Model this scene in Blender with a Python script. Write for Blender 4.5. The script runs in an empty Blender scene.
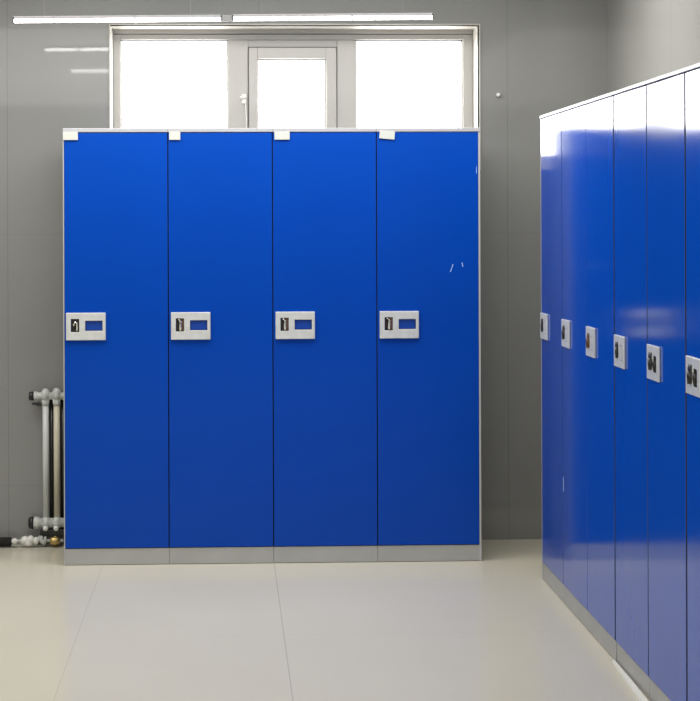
import bpy, bmesh, math, random
from mathutils import Matrix, Vector
random.seed(4)
S = bpy.context.scene
COL = S.collection
PI = math.pi

# ------------------------------------------------------------------ materials
def mat(name, color, rough=.5, metal=0, spec=.5, emit=None, strength=0, noise=0, nscale=4, bump=0, bscale=60, coat=0):
    m = bpy.data.materials.new(name); m.use_nodes = True
    nt = m.node_tree; b = nt.nodes['Principled BSDF']
    b.inputs['Base Color'].default_value = (*color, 1)
    b.inputs['Roughness'].default_value = rough
    b.inputs['Metallic'].default_value = metal
    b.inputs['Specular IOR Level'].default_value = spec
    b.inputs['Coat Weight'].default_value = coat; b.inputs['Coat Roughness'].default_value = .11
    if emit:
        b.inputs['Emission Color'].default_value = (*emit, 1)
        b.inputs['Emission Strength'].default_value = strength
    if noise or bump:
        tc = nt.nodes.new('ShaderNodeTexCoord')
    if noise:
        n = nt.nodes.new('ShaderNodeTexNoise'); n.inputs['Scale'].default_value = nscale
        n.inputs['Detail'].default_value = 5
        nt.links.new(tc.outputs['Object'], n.inputs['Vector'])
        r = nt.nodes.new('ShaderNodeValToRGB')
        r.color_ramp.elements[0].position = .3; r.color_ramp.elements[1].position = .7
        r.color_ramp.elements[0].color = (*[c*(1-noise) for c in color], 1)
        r.color_ramp.elements[1].color = (*[min(1, c*(1+noise)) for c in color], 1)
        nt.links.new(n.outputs['Fac'], r.inputs['Fac']); nt.links.new(r.outputs['Color'], b.inputs['Base Color'])
    if bump:
        n2 = nt.nodes.new('ShaderNodeTexNoise'); n2.inputs['Scale'].default_value = bscale
        nt.links.new(tc.outputs['Object'], n2.inputs['Vector'])
        bp = nt.nodes.new('ShaderNodeBump'); bp.inputs['Strength'].default_value = bump
        bp.inputs['Distance'].default_value = .01
        nt.links.new(n2.outputs['Fac'], bp.inputs['Height']); nt.links.new(bp.outputs['Normal'], b.inputs['Normal'])
    return m

def tile_mat(name, color, joint, axes, origin, size, rough, spec, width=.0025, noise=.06, jmix=.6, nscale=1.2, extra=()):
    """large-format glossy tiles: joint lines computed from object coordinates"""
    m = bpy.data.materials.new(name); m.use_nodes = True
    nt = m.node_tree; b = nt.nodes['Principled BSDF']; N = nt.nodes.new; L = nt.links.new
    tc = N('ShaderNodeTexCoord'); sp = N('ShaderNodeSeparateXYZ'); L(tc.outputs['Object'], sp.inputs[0])
    facs = []
    for ax, o, s, wgt in list(zip(axes, origin, size, (1, .35))) + list(extra):
        a = N('ShaderNodeMath'); a.operation = 'SUBTRACT'; L(sp.outputs[ax], a.inputs[0]); a.inputs[1].default_value = o - s/2
        d = N('ShaderNodeMath'); d.operation = 'DIVIDE'; L(a.outputs[0], d.inputs[0]); d.inputs[1].default_value = s
        f = N('ShaderNodeMath'); f.operation = 'FRACT'; L(d.outputs[0], f.inputs[0])
        c = N('ShaderNodeMath'); c.operation = 'SUBTRACT'; L(f.outputs[0], c.inputs[0]); c.inputs[1].default_value = .5
        ab = N('ShaderNodeMath'); ab.operation = 'ABSOLUTE'; L(c.outputs[0], ab.inputs[0])
        lt = N('ShaderNodeMath'); lt.operation = 'LESS_THAN'; L(ab.outputs[0], lt.inputs[0]); lt.inputs[1].default_value = width/s
        w = N('ShaderNodeMath'); w.operation = 'MULTIPLY'; L(lt.outputs[0], w.inputs[0]); w.inputs[1].default_value = jmix*wgt
        facs.append(w)
    mx = facs[0]
    for q in facs[1:]:
        m2 = N('ShaderNodeMath'); m2.operation = 'MAXIMUM'; L(mx.outputs[0], m2.inputs[0]); L(q.outputs[0], m2.inputs[1]); mx = m2
    n = N('ShaderNodeTexNoise'); n.inputs['Scale'].default_value = nscale; n.inputs['Detail'].default_value = 6
    L(tc.outputs['Object'], n.inputs['Vector'])
    r = N('ShaderNodeValToRGB'); r.color_ramp.elements[0].position = .3; r.color_ramp.elements[1].position = .7
    r.color_ramp.elements[0].color = (*[c*(1-noise) for c in color], 1)
    r.color_ramp.elements[1].color = (*[c*(1+noise) for c in color], 1)
    L(n.outputs['Fac'], r.inputs['Fac'])
    mix = N('ShaderNodeMixRGB'); L(mx.outputs[0], mix.inputs['Fac']); L(r.outputs['Color'], mix.inputs['Color1'])
    mix.inputs['Color2'].default_value = (*joint, 1)
    L(mix.outputs[0], b.inputs['Base Color'])
    b.inputs['Roughness'].default_value = rough; b.inputs['Specular IOR Level'].default_value = spec
    return m

M = {}
M['blue'] = mat('blue_laminate', (.0018, .056, .40), .14, spec=.15, noise=.05, nscale=1.5)
M['blue_row'] = mat('blue_laminate_polished', (.0018, .066, .45), .125, spec=.75, coat=.08, noise=.05, nscale=1.5)
M['blue_dark'] = mat('blue_window', (.004, .055, .36), .25)
M['silver'] = mat('brushed_aluminium', (.44, .445, .43), .38, metal=.35, noise=.05, nscale=8)
M['cap'] = mat('pale_grey_edge', (.44, .445, .47), .35, metal=.1)
M['edge'] = mat('side_edge_grey', (.50, .51, .52), .4, metal=.2)
M['inside'] = mat('cabinet_inside', (.03, .035, .05), .7)
M['plate'] = mat('lock_plate_silver', (.66, .68, .67), .38, metal=.3, noise=.08, nscale=30)
M['chrome'] = mat('chrome', (.85, .83, .78), .15, metal=1)
M['dark'] = mat('dark_slot', (.012, .011, .012), .5)
M['brown'] = mat('brown_slot', (.10, .045, .02), .5)
M['black'] = mat('black_plastic', (.012, .012, .013), .35)
M['tag'] = mat('white_tag', (.56, .58, .54), .6)
M['pvc'] = mat('window_frame_plastic', (.47, .465, .445), .4)
M['pvc_dark'] = mat('frame_gasket_and_shadow', (.16, .16, .155), .6)
M['reveal'] = mat('window_reveal', (.40, .385, .35), .45)
M['white'] = mat('white_paint', (.78, .78, .74), .35)
M['pipe_white'] = mat('radiator_white_enamel', (.62, .64, .63), .3)
M['pipe_cream'] = mat('radiator_cream_enamel', (.62, .58, .45), .35)
M['cast'] = mat('cast_grey_enamel', (.55, .57, .55), .35, noise=.2, nscale=60, bump=.4, bscale=90)
M['brass'] = mat('brass', (.55, .40, .16), .35, metal=.8)
M['foam'] = mat('black_foam_sleeve', (.014, .014, .014), .8, bump=.3, bscale=80)
M['housing'] = mat('lamp_housing', (.25, .25, .26), .45, metal=.4)
M['joint'] = mat('joint_grey', (.16, .16, .16), .5)
M['wire'] = mat('steel_wire', (.3, .3, .3), .4, metal=.8)
M['lamp'] = mat('lamp_diffuser', (.9, .9, .9), .4, emit=(1, .98, .95), strength=14)
M['ceiling'] = mat('ceiling_paint', (.36, .36, .36), .8, noise=.03)
M['pane'] = mat('frosted_daylight_glass', (.8, .8, .8), .2, emit=(1, .99, .965), strength=10)
M['scuff'] = mat('pale_scuff', (.40, .58, .85), .6)
M['strip'] = mat('white_plastic_strip', (.75, .75, .70), .4)
M['wall'] = tile_mat('grey_wall_tile', (.245, .25, .244), (.14, .14, .13), (0, 2), (-1.0039, .27), (1.15, 1.15), .045, .5, width=.0016, jmix=.55, noise=.05)
M['wall_side'] = tile_mat('grey_side_wall_tile', (.30, .30, .28), (.16, .16, .15), (1, 2), (7.9567, .27), (1.15, 1.15), .08, .5, width=.0016, jmix=.4, noise=.05)
M['floor'] = tile_mat('beige_floor_tile', (.575, .55, .45), (.20, .19, .155), (0, 1), (.197, 7.665), (2.22, 1.49), .2, .2, width=.0016, jmix=.42, noise=.025, extra=((0, -.541, 2.22, .6),))

# ------------------------------------------------------------------ mesh helpers
def obj(name, bm, mats, parent=None, loc=(0, 0, 0), smooth=False, bevel=0, seg=2, rot=None):
    bmesh.ops.recalc_face_normals(bm, faces=bm.faces)
    me = bpy.data.meshes.new(name); bm.to_mesh(me); bm.free()
    for m in (mats if isinstance(mats, (list, tuple)) else [mats]): me.materials.append(m)
    o = bpy.data.objects.new(name, me); COL.objects.link(o); o.location = loc
    if rot: o.rotation_euler = rot
    if parent: o.parent = parent
    if smooth:
        for p in me.polygons: p.use_smooth = True
    if bevel:
        b = o.modifiers.new('bevel', 'BEVEL'); b.width = bevel; b.segments = seg; b.limit_method = 'ANGLE'; b.angle_limit = math.radians(40)
    return o

def box(bm, x0, x1, y0, y1, z0, z1, mi=0):
    v = [bm.verts.new((x, y, z)) for x in (x0, x1) for y in (y0, y1) for z in (z0, z1)]
    for q in ((0, 1, 3, 2), (4, 6, 7, 5), (0, 4, 5, 1), (2, 3, 7, 6), (0, 2, 6, 4), (1, 5, 7, 3)):
        f = bm.faces.new([v[i] for i in q]); f.material_index = mi

def B(*boxes):
    bm = bmesh.new()
    for b in boxes: box(bm, *b)
    return bm

def lathe(bm, prof, axis='X', center=(0, 0, 0), n=20, mi=0):
    """prof: (t, r) along the axis"""
    rings = []
    for t, r in prof:
        ring = []
        for k in range(n):
            a = 2*PI*k/n; c, s = r*math.cos(a), r*math.sin(a)
            p = {'X': (t, c, s), 'Y': (c, t, s), 'Z': (c, s, t)}[axis]
            ring.append(bm.verts.new([p[i]+center[i] for i in range(3)]))
        rings.append(ring)
    for a, b in zip(rings, rings[1:]):
        for k in range(n):
            f = bm.faces.new((a[k], a[(k+1) % n], b[(k+1) % n], b[k])); f.material_index = mi
    bm.faces.new(rings[0]).material_index = mi; bm.faces.new(rings[-1][::-1]).material_index = mi

def tube(bm, pts, r, n=10, mi=0):
    pts = [Vector(p) for p in pts]; rings = []
    for i, p in enumerate(pts):
        d = (pts[min(i+1, len(pts)-1)] - pts[max(i-1, 0)]).normalized()
        up = Vector((0, 0, 1)) if abs(d.z) < .9 else Vector((0, 1, 0))
        u = d.cross(up).normalized(); w = d.cross(u)
        rings.append([bm.verts.new(p + r*(u*math.cos(2*PI*k/n) + w*math.sin(2*PI*k/n))) for k in range(n)])
    for a, b in zip(rings, rings[1:]):
        for k in range(n):
            f = bm.faces.new((a[k], a[(k+1) % n], b[(k+1) % n], b[k])); f.material_index = mi
    bm.faces.new(rings[0]); bm.faces.new(rings[-1][::-1])

def sausage(r, x0, x1, k=6):
    """rounded-end profile"""
    p = []
    for i in range(k): a = PI/2*i/(k-1); p.append((x0 + r*(1-math.cos(PI/2-a+0)) if 0 else x0 + r*(1-math.sin(PI/2-a)), max(.0008, r*math.cos(PI/2-a))))
    q = [(x0+x1-t, rr) for t, rr in p[::-1]]
    return p + q

def blob(r, c, k=9, sx=1):
    return [(c - sx*r*math.cos(PI*i/(k-1)), max(.0008, r*math.sin(PI*i/(k-1)))) for i in range(k)]

def plate_mesh(w, h, t, holes):
    """flat plate with rectangular holes; hole walls take material 1.  x 0..w, z 0..h, front y=-t"""
    xs = sorted({0, w, *[v for a in holes for v in a[:2]]}); zs = sorted({0, h, *[v for a in holes for v in a[2:]]})
    bm = bmesh.new()
    ins = lambda x, z: any(a[0] < x < a[1] and a[2] < z < a[3] for a in holes)
    V = {(i, j, k): bm.verts.new((x, y, z)) for i, x in enumerate(xs) for j, z in enumerate(zs) for k, y in enumerate((0, -t))}
    solid = lambda i, j: 0 <= i < len(xs)-1 and 0 <= j < len(zs)-1 and not ins((xs[i]+xs[i+1])/2, (zs[j]+zs[j+1])/2)
    for i in range(len(xs)-1):
        for j in range(len(zs)-1):
            if not solid(i, j): continue
            for k in (0, 1): bm.faces.new([V[i, j, k], V[i+1, j, k], V[i+1, j+1, k], V[i, j+1, k]])
            for di, dj, e in ((-1, 0, ((i, j), (i, j+1))), (1, 0, ((i+1, j), (i+1, j+1))), (0, -1, ((i, j), (i+1, j))), (0, 1, ((i, j+1), (i+1, j+1)))):
                if not solid(i+di, j+dj):
                    f = bm.faces.new([V[(*e[0], 0)], V[(*e[1], 0)], V[(*e[1], 1)], V[(*e[0], 1)]])
                    if 0 <= i+di < len(xs)-1 and 0 <= j+dj < len(zs)-1: f.material_index = 1
    bmesh.ops.delete(bm, geom=[v for v in bm.verts if not v.link_faces], context='VERTS')
    return bm

def empty(name, loc=(0, 0, 0), rotz=0):
    o = bpy.data.objects.new(name, None); COL.objects.link(o); o.location = loc; o.rotation_euler = (0, 0, rotz)
    o.empty_display_size = .1
    return o
def tag(o, label, cat, group=None):
    o['label'] = label; o['category'] = cat
    if group: o['group'] = group
    return o
def struct(o): o['kind'] = 'structure'; return o

# ------------------------------------------------------------------ room
WY, RX, LX, CZ, BY = 7.9567, 1.7644, -3.0, 2.75, -3.0
T = .32
WX0, WX1, WZ0, WZ1 = -.5341, 1.1661, 1.71, 2.3787      # window opening
struct(obj('floor', B((LX-T, RX+T, BY, WY+T, -.1, 0)), M['floor']))
struct(obj('ceiling', B((LX-T, RX+T, BY, WY+T, CZ, CZ+.1)), M['ceiling']))
struct(obj('wall_back', plate_mesh(RX-LX, CZ, T, [(WX0-LX, WX1-LX, WZ0, WZ1)]), [M['wall'], M['reveal']]))
wb = bpy.data.objects['wall_back']
for v in wb.data.vertices: v.co.x += LX; v.co.y += WY+T
struct(obj('wall_right', B((RX, RX+T, BY, WY+T, 0, CZ)), M['wall_side']))
struct(obj('wall_left', B((LX-T, LX, BY, WY+T, 0, CZ)), M['wall_side']))

# ---- window (frame set back in the reveal)
FY = WY + .20; K = FY/WY
def wx(x): return x*K
def wz(z): return 1.4805 + (z-1.4805)*K
win = struct(empty('window_1', (0, FY, 0)))
fb = [WX0, WX1, 0, .06, WZ0, WZ1]
gl = (wx(-.4864), wx(.005)); gm = (wx(.1418), wx(.4562)); gr = (wx(.5962), wx(1.0901))
gt = wz(2.311); gb = WZ0+.07; ct = wz(2.2777); cl = wx(.0983); cr = wx(.5083); gmt = wz(2.2225)
# outer frame
obj('window_frame', B((WX0, gl[0], 0, .07, WZ0, WZ1), (gr[1], WX1, 0, .07, WZ0, WZ1),
                      (gl[0], gr[1], 0, .07, gt, WZ1), (gl[0], gr[1], 0, .07, WZ0, gb)), M['pvc'], win, bevel=.003)
obj('mullion', B((gl[1], cl, .004, .066, gb, gt)), M['pvc'], win, bevel=.003)
obj('mullion', B((cr, gr[0], .004, .066, gb, gt)), M['pvc'], win, bevel=.003)
obj('transom', B((cl, cr, .004, .066, ct, gt)), M['pvc'], win, bevel=.003)
g = .0045
obj('gasket_and_shadow_line', B((cl, cl+g, .002, .03, gb, ct), (cr-g, cr, .002, .03, gb, ct), (cl, cr, .002, .03, ct-g, ct)), M['pvc_dark'], win)
cs = obj('casement', B((cl+g, gm[0], -.012, .05, gb+g, ct-g), (gm[1], cr-g, -.012, .05, gb+g, ct-g),
                       (gm[0], gm[1], -.012, .05, gmt, ct-g), (gm[0], gm[1], -.012, .05, gb+g, gb+.055)), M['pvc'], win, bevel=.003)
def bead(a, b, z0, z1, par, y=.0):
    w = .005
    obj('glazing_bead', B((a, a+w, y+.012, y+.03, z0, z1), (b-w, b, y+.012, y+.03, z0, z1), (a, b, y+.012, y+.03, z1-w, z1), (a, b, y+.012, y+.03, z0, z0+w)), M['pvc_dark'], par)
bead(gl[0], gl[1], gb, gt, win); bead(gr[0], gr[1], gb, gt, win); bead(gm[0], gm[1], gb+.055, gmt, cs, -.005)
for a, b, z0, z1, par in ((*gl, gb, gt, win), (*gr, gb, gt, win), (*gm, gb+.055, gmt, cs)):
    obj('glass_pane', B((a, b, .03, .036, z0, z1)), M['pane'], par)
obj('gasket_and_shadow_line', B((-.516*K, 1.1381*K, -.003, .004, 2.3555, 2.3600)), M['pvc_dark'], win)  # dark strip added as the shadow line under the frame head
obj('frame_head', B((WX0+.001, WX1-.001, -.014, 0, 2.3605, WZ1-.0005)), M['reveal'], win)
hb = bmesh.new(); hx = wx(.0745)
box(hb, hx-.006, hx+.016, -.012, .004, 2.03, 2.075); tube(hb, [(hx-.012, -.02, 2.058), (hx+.004, -.022, 2.062), (hx+.014, -.016, 2.055)], .006)
obj('handle', hb, M['white'], win, bevel=.002)
tb = bmesh.new(); tube(tb, [(hx+.013, -.006, 2.03), (hx+.016, -.006, 1.95), (hx+.015, -.004, 1.80)], .0035)
obj('stay_cord', tb, M['white'], win)
# casing around the opening, very shallow
e = .006
struct(obj('trim_1', B((WX0-e, WX0, WY-.006, WY+.05, WZ0, WZ1+e), (WX1, WX1+e, WY-.006, WY+.05, WZ0, WZ1+e), (WX0, WX1, WY-.006, WY+.05, WZ1, WZ1+e)), M['reveal'], bevel=.001))

# ------------------------------------------------------------------ lockers
W = .45
def locker(loc, rotz, H, D, label, group, first=False, last=False, row=False, style=0, tagw=None, tagx=0, tagrot=0, scuffs=()):
    t = tag(empty('locker', loc, rotz), label, 'locker', group)
    db, ct_, s = .0726, (.012 if row else .017), .012
    y0 = .020
    bx = [(s, W-s, D-.006, D, db, H-ct_), (s, W-s, y0+.004, D-.006, db-.0, db+.014), (s, W-s, y0+.02, D-.006, 1.45, 1.466)]
    obj('carcass', B(*bx, (0 if first else .001, s, y0, D, 0, H-ct_), (W-s, W if last else W-.001, y0, D, 0, H-ct_)), M['inside'], t)
    sides = []
    if first: sides.append((-.0005, .0075 if row else .004))
    if last: sides.append((W-.0075, W+.0005))
    for a, b in sides:
        obj('side_panel', B((a, b, 0, D, 0, H-ct_-.0005)), M['edge'], t, bevel=.001)
    x0 = (.0085 if row else .005) if first else .002; x1 = W-.0085 if last else W-.002
    if row and not last: x1 = W - (.004, .002, .012, .006, .012)[style]
    obj('top_panel', B((0 if first else .0003, W if last else W-.0003, -.003, D, H-ct_, H)), M['cap'], t, bevel=.0015)
    obj('plinth', B((x0-.0015, x1+.0015, .004, .019, .002, db-.002)), M['silver'], t, bevel=.001)
    d = obj('door', B((x0, x1, 0, .018, db+.0015, H-ct_-.0025)), M['blue_row'] if row else M['blue'], t, bevel=.0015)
    d.data.materials.append(M['inside'])
    for p in d.data.polygons:
        if abs(p.normal.x) > .9: p.material_index = 1
    # lock set on the left side of the door
    px = .0115 if first else .011
    pz = .968; pw, ph, pt = .170, .118, (.011 if not row else .007)
    if row: px, pz, pw, ph = .017, .993, .143, .105
    slot = (.022, .056, .036, .091); wn = (.083, .156, .041, .083)
    if row: slot = (.028, .066, .034, .082); wn = (.084, .116, .026, .074)
    wnstyle = M['blue_dark'] if not row else {0: M['plate'], 1: M['plate'], 2: M['plate'], 3: M['plate'], 4: M['dark'], 5: M['dark'], 6: M['dark']}[style]
    lp = obj('lock_plate', plate_mesh(pw, ph, pt, [slot, wn]), [M['plate'], M['dark']], d, (px, 0, pz), bevel=.0025)
    lp['label'] = 'silver lock plate'
    dep = .001 if not (row and style < 4) else pt-.001
    o = obj('lock_window', B((wn[0]+.001, wn[1]-.001, -dep-.002, -.0005, wn[2]+.001, wn[3]-.001)), wnstyle, d, (px, 0, pz))
    if not row: o['label'] = 'small blue window of the lock'
    o = obj('finger_slot', B((slot[0]+.001, slot[1]-.001, -.003, -.0005, slot[2]+.001, slot[3]-.001)), M['dark'], d, (px, 0, pz))
    lb = bmesh.new(); cx = (slot[0]+slot[1])/2
    if not row:
        z0, z1 = slot[2]+.004, slot[3]-.004
        if style == 0:
            tube(lb, [(cx-.004, -.006, z0+.018), (cx-.005, -.009, z1-.018), (cx+.001, -.012, z1-.006), (cx+.008, -.011, z1-.014), (cx+.008, -.009, z0)], .0042)
        else:
            tube(lb, [(cx-.001, -.006, z1), (cx+.001, -.011, z1-.01), (cx+.002, -.011, z0+.01), (cx+.001, -.006, z0)], .0065)
        obj('latch_lever', lb, M['chrome'], d, (px, 0, pz), smooth=True)
        if style in (1, 2, 3):
            obj('slot_liner', B((slot[1]-.011, slot[1]-.001, -.008, -.003, slot[2]+.001, slot[3]-.001)), M['brown'], d, (px, 0, pz))
    else:
        # dark turn latch that stands out of the plate
        lathe(lb, [(-.0105, .007), (-.0100, .014), (-.006, .0155), (-.003, .0155)], 'Y', (cx, 0, .068), 14)
        tube(lb, [(cx, -.006, .064), (cx+.004, -.007, .050), (cx+.006, -.006, .030)], .0075 + .0012*(style % 3))
        if style in (4, 5):
            l2 = bmesh.new(); tube(l2, [(.094, -.005, .066), (.099, -.007, .050), (.102, -.005, .032)], .0075)
            obj('key_barrel', l2, M['black'], d, (px, 0, pz), smooth=True)
        obj('turn_latch', lb, M['brown'] if style == 2 else M['black'], d, (px, 0, pz), smooth=True)
    if tagw:
        tb = bmesh.new(); z1 = H+.0015; zb = H-.0505; z1 = H-.0155
        box(tb, 0, tagw, -.0065, -.0045, zb, z1); box(tb, .004, tagw-.004, -.0048, -.0003, zb+.004, z1-.004)
        tg = obj('number_tag', tb, M['tag'], t, (tagx, 0, 0), bevel=.0006)
        if tagrot:
            tg.matrix_local = Matrix.Translation((tagx+tagw/2, 0, H)) @ Matrix.Rotation(tagrot, 4, 'Y') @ Matrix.Translation((-tagw/2, 0, -H+.002))
        tg['label'] = 'small white number tag'
    for sx, sz, ln, ang, wd in scuffs:
        c = obj('scuff_mark', B((-wd, wd, -.0006, .0004, -ln/2, ln/2)), M['scuff'], d, (sx, 0, sz), rot=(0, ang, 0))
        c['label'] = 'pale scratch'
    return t

BX, BYF, BH = -.7045, 7.4579, 1.8784
G1 = 'lockers in the bank under the window'
labs = ['blue locker at the left end of the bank under the window, beside the radiator',
        'blue locker second from the left in the bank under the window',
        'blue locker third from the left in the bank, below the small middle casement',
        'blue locker at the right end of the bank under the window, tag tilted']
tags = [(.064, .001, 0), (.048, .006, 0), (.066, .009, 0), (.066, .016, math.radians(5))]
for i in range(4):
    sc = () if i < 3 else ((.325, 1.271, .035, .35, .0016), (.372, 1.285, .02, -.2, .0016), (.434, 1.695, .03, 0, .001))
    locker((BX+W*i, BYF, 0), 0, BH, .395, labs[i], G1, i == 0, i == 3, False, i, *tags[i], scuffs=sc)

RXF, RYF, RH = 1.2881, 7.0685, 1.9057
G2 = 'lockers in the row along the right wall'
labs = ['blue locker at the far end of the right-hand row, narrowest in view',
        'second blue locker from the far end of the right-hand row',
        'third blue locker from the far end of the right-hand row, brownish latch',
        'fourth blue locker from the far end of the right-hand row',
        'fifth blue locker from the far end of the right-hand row',
        'nearest blue locker of the right-hand row, cut by the right edge of the photo',]
for i in range(6):
    sc = ((.012, .461, .055, 0, .004),) if i == 1 else ()
    locker((RXF, RYF-W*i, 0), -PI/2, RH, .47, labs[i], G2, i == 0, i == 5, True, i, scuffs=sc)

# loose edging strip on the floor beside the row
sb = bmesh.new(); pts = [(1.2795, 5.735, .006), (1.2675, 5.50, .017), (1.2585, 5.27, .021), (1.250, 5.05, .021), (1.246, 4.86, .021)]
vs = []
for x, y, wd in pts:
    vs.append([sb.verts.new(p) for p in ((x, y, .0005), (x+.003, y, .011), (x+wd, y, .011), (x+wd, y, .0005))])
for a, b in zip(vs, vs[1:]):
    for k in range(4): sb.faces.new((a[k], a[(k+1) % 4], b[(k+1) % 4], b[k]))
sb.faces.new(vs[0]); sb.faces.new(vs[-1][::-1])
tag(obj('edging_strip', sb, M['strip'], bevel=.001), 'thin white plastic strip lying loose on the floor along the base of the right-hand lockers', 'strip')

# ------------------------------------------------------------------ radiator
RY = 7.905
rad = tag(empty('radiator', (-.80, RY, 0)), 'slim white tube radiator on the grey wall, half hidden behind the blue lockers', 'radiator')
def rel(bm): 
    bmesh.ops.translate(bm, verts=bm.verts, vec=(.80, 0, 0)); return bm
tx = [-.829, -.779, -.729, -.679, -.629]
hb = bmesh.new()
lathe(hb, [(-.882, .016), (-.880, .0215), (-.868, .0215), (-.862, .017), (-.600, .017)], 'X', (0, 0, .684))
for k, x in enumerate(tx):
    lathe(hb, blob(.030, x, sx=.72), 'X', (0, 0, .690+.002*(k % 2)))
    lathe(hb, [(.640, .0150), (.652, .0175), (.672, .019)], 'Z', (x, 0, 0))
obj('top_header', rel(hb), M['cast'], rad, smooth=True)
cb = bmesh.new(); lathe(cb, [(-.904, .006), (-.903, .017), (-.896, .020), (-.883, .020), (-.881, .010)], 'X', (0, 0, .684))
obj('end_cap', rel(cb), M['black'], rad, smooth=True)
kb = bmesh.new(); tube(kb, [(-.89, .01, .650), (-.86, .006, .646), (-.83, .004, .644), (-.812, .004, .650)], .005); box(kb, -.87, -.86, .0, .051, .640, .650)
obj('wall_bracket', rel(kb), M['black'], rad, smooth=False)
for k, x in enumerate(tx):
    c = bmesh.new(); lathe(c, [(.125, .014), (.645, .014)], 'Z', (x, 0, 0))
    o = obj('column_tube', rel(c), M['pipe_cream'] if k % 2 else M['pipe_white'], rad, smooth=True)
    if k == 1: o['label'] = 'cream tube'
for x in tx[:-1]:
    c = bmesh.new(); lathe(c, [(.125, .010), (.665, .010)], 'Z', (x+.025, .022, 0)); obj('rear_shade_tube', rel(c), M['black'], rad, smooth=True)  # black tubes added to stand for the shade between the columns
bb = bmesh.new()
lathe(bb, [(-.884, .024), (-.882, .028), (-.862, .027), (-.858, .022), (-.600, .022)], 'X', (0, 0, .108))
for x in tx:
    lathe(bb, blob(.031, x, sx=.7), 'X', (0, 0, .108))
obj('bottom_header', rel(bb), M['cast'], rad, smooth=True)
cb = bmesh.new(); lathe(cb, [(-.908, .007), (-.907, .022), (-.898, .028), (-.886, .029), (-.883, .012)], 'X', (0, 0, .108))
obj('end_cap', rel(cb), M['black'], rad, smooth=True)
fb_ = bmesh.new(); box(fb_, -.855, -.725, -.016, .02, .052, .078); box(fb_, -.835, -.745, -.006, .051, .060, .070)
obj('foot_bracket', rel(fb_), M['black'], rad, bevel=.003)
vb = bmesh.new()
vb.free()
for x in (-.829, -.781):
    vb = bmesh.new(); lathe(vb, blob(.0125, .086, sx=1), 'Z', (x, -.024, 0)); obj('air_valve', rel(vb), M['white'], rad, smooth=True)

# supply pipe along the wall foot
sp = tag(empty('supply_pipe', (-.9, RY-.015, 0)), 'heating supply pipe with black sleeve and lumpy white fittings along the foot of the wall', 'pipe')
def rel2(bm): bmesh.ops.translate(bm, verts=bm.verts, vec=(.9, 0, 0)); return bm
c = bmesh.new(); tube(c, [(-1.9, 0, .024), (-1.5, 0, .026), (-1.2, 0, .024), (-.985, 0, .025)], .021, 14); obj('pipe_sleeve', rel2(c), M['foam'], sp, smooth=True)
c = bmesh.new(); lathe(c, [(-.985, .007), (-.75, .007)], 'X', (0, .004, .028)); obj('pipe_core', rel2(c), M['cast'], sp, smooth=True)
c = bmesh.new(); lathe(c, blob(.0135, -.968, sx=1.1), 'X', (0, -.012, .030)); obj('coupling_nut', rel2(c), M['white'], sp, smooth=True)
c = bmesh.new()
lathe(c, blob(.021, -.921, sx=1.0), 'X', (0, -.008, .032)); lathe(c, blob(.020, -.895, sx=.8), 'X', (0, -.012, .036))
lathe(c, [(-.945, .009), (-.93, .014), (-.87, .014)], 'X', (0, 0, .026)); lathe(c, blob(.018, -.872, sx=.7), 'X', (0, -.008, .030))
lathe(c, blob(.015, -.905, sx=1.2), 'X', (0, -.014, .021))
obj('tee_fitting', rel2(c), M['white'], sp, smooth=True)
c = bmesh.new(); tube(c, [(-.862, -.004, .044), (-.85, -.010, .036), (-.842, -.012, .026), (-.832, -.006, .018)], .0105); lathe(c, blob(.014, -.848, sx=.6), 'X', (0, -.01, .040)); lathe(c, blob(.015, -.829, sx=.5), 'X', (0, -.014, .036))
obj('elbow_fitting', rel2(c), M['cast'], sp, smooth=True)
c = bmesh.new(); lathe(c, [(-.808, .010), (-.806, .017), (-.796, .019), (-.776, .019), (-.764, .012)], 'X', (0, -.012, .030)); lathe(c, [(.0, .007), (.05, .007)], 'Z', (-.785, .002, 0))
o = obj('valve_body', rel2(c), M['brass'], sp, smooth=True); o['label'] = 'brass valve'

# hook on the wall right of the window
hk = bmesh.new(); lathe(hk, [(-.020, .004), (-.018, .008), (-.012, .010), (-.006, .008), (0, .009)], 'Y', (0, 0, 0), 14)
tag(obj('wall_hook', hk, M['white'], loc=(1.2532, WY, 2.056), smooth=True), 'tiny round white hook on the grey wall right of the window', 'hook')

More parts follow.
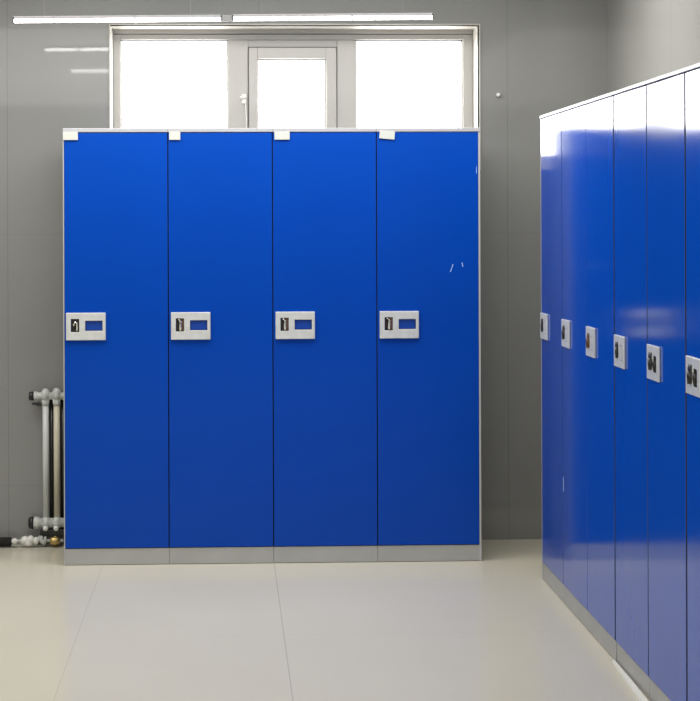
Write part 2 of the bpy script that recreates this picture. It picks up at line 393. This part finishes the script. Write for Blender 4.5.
# ------------------------------------------------------------------ strip lamps
def strip_lamp(x0, x1, y, z, slope, label, group, clips=(), joint=False):
    L = x1-x0
    t = tag(empty('strip_lamp', ((x0+x1)/2, y, z)), label, 'lamp', group); t.rotation_euler = (0, -math.atan(slope), 0)
    c = bmesh.new(); h = .0105
    # half-round diffuser
    prof = [(-.013, .002), (-.0125, -.006), (-.008, -.0105), (0, -.012), (.008, -.0105), (.0125, -.006), (.013, .002)]
    a = [c.verts.new((-L/2+.004, p, q)) for p, q in prof]; b = [c.verts.new((L/2-.004, p, q)) for p, q in prof]
    for k in range(len(prof)): c.faces.new((a[k], a[(k+1) % len(prof)], b[(k+1) % len(prof)], b[k]))
    c.faces.new(a); c.faces.new(b[::-1])
    obj('diffuser', c, M['lamp'], t)
    obj('housing', B((-L/2+.003, L/2-.003, -.014, .014, .0025, .014)), M['housing'], t, bevel=.002)
    for s in (-1, 1): obj('end_cap', B((s*(L/2-.003)-.003, s*(L/2-.003)+.003, -.0155, .0155, -.0135, .012)), M['black'], t, bevel=.002)
    for cxx in clips:
        cc = cxx-(x0+x1)/2
        obj('clip', B((cc-.003, cc+.003, -.0155, -.0125, -.013, .016), (cc-.003, cc+.003, .0125, .0155, -.013, .016), (cc-.003, cc+.003, -.0155, .0155, -.0145, -.012)), M['housing'], t)
    if joint:
        obj('joint_bracket', B((L/2+.001, L/2+.0415, -.014, .014, -.0115, .012)), M['joint'], t, bevel=.002)
    for wxp in (-L*.35, L*.35):
        c = bmesh.new(); tube(c, [(wxp, 0, .012), (wxp, 0, CZ-z+.004)], .0007, 6); obj('suspension_wire', c, M['wire'], t)
GL = 'strip lamps hung before the window wall'
strip_lamp(-.9010, -.0192, 7.34, 2.3335, .0085, 'thin white strip lamp above the left half of the window, left of the joint', GL, (-.7286, -.3872), True)
strip_lamp(.0232, .8790, 7.34, 2.3423, .0085, 'thin white strip lamp above the right half of the window, right of the joint', GL, (.5332,))
GB = 'strip lamps further into the room, above the camera view'
strip_lamp(-.8893, .0, 6.05, 2.337, 0, 'thin white strip lamp seen only as a reflection on the left wall tiles', GB)
strip_lamp(.02, .90, 6.05, 2.337, 0, 'thin white strip lamp hung nearer the camera on the right, out of the photo', GB)

# unseen area lights added below the ceiling as fill + world ambient through the open room end
def area(name, loc, sx, sy, power, rot=(0, 0, 0), col=(1, .97, .93)):
    l = bpy.data.lights.new(name, 'AREA'); l.shape = 'RECTANGLE'; l.size = sx; l.size_y = sy; l.energy = power; l.color = col
    o = bpy.data.objects.new(name, l); COL.objects.link(o); o.location = loc; o.rotation_euler = rot
    return o
area('ceiling_fill', (-.6, 1.0, 2.72), 4.4, 7.4, 190)
area('ceiling_fill', (-.4, 6.75, 2.72), 4.0, .8, 78)  # second added fill, close to the bank to brighten its upper doors
w = bpy.data.worlds.new('World'); S.world = w; w.use_nodes = True
w.node_tree.nodes['Background'].inputs['Color'].default_value = (1, .98, .95, 1)
w.node_tree.nodes['Background'].inputs['Strength'].default_value = .15

# ------------------------------------------------------------------ camera
f, yaw, roll, cx, cy, eye = 1729.5167, .0362, .0035, 289.8614, 220.1727, 1.4805
cd = bpy.data.cameras.new('camera'); cam = bpy.data.objects.new('camera', cd); COL.objects.link(cam)
cd.sensor_fit = 'VERTICAL'; cd.sensor_height = 36; cd.sensor_width = 36; cd.lens = f/701*36
cd.shift_x = (350-cx)/701; cd.shift_y = -(350.5-cy)/701
cam.matrix_world = Matrix.Translation((0, 0, eye)) @ Matrix.Rotation(-yaw, 4, 'Z') @ Matrix.Rotation(PI/2, 4, 'X') @ Matrix.Rotation(-roll, 4, 'Z')
S.camera = cam
S.view_settings.view_transform = 'Standard'
S.view_settings.look = 'None'
S.view_settings.exposure = 0
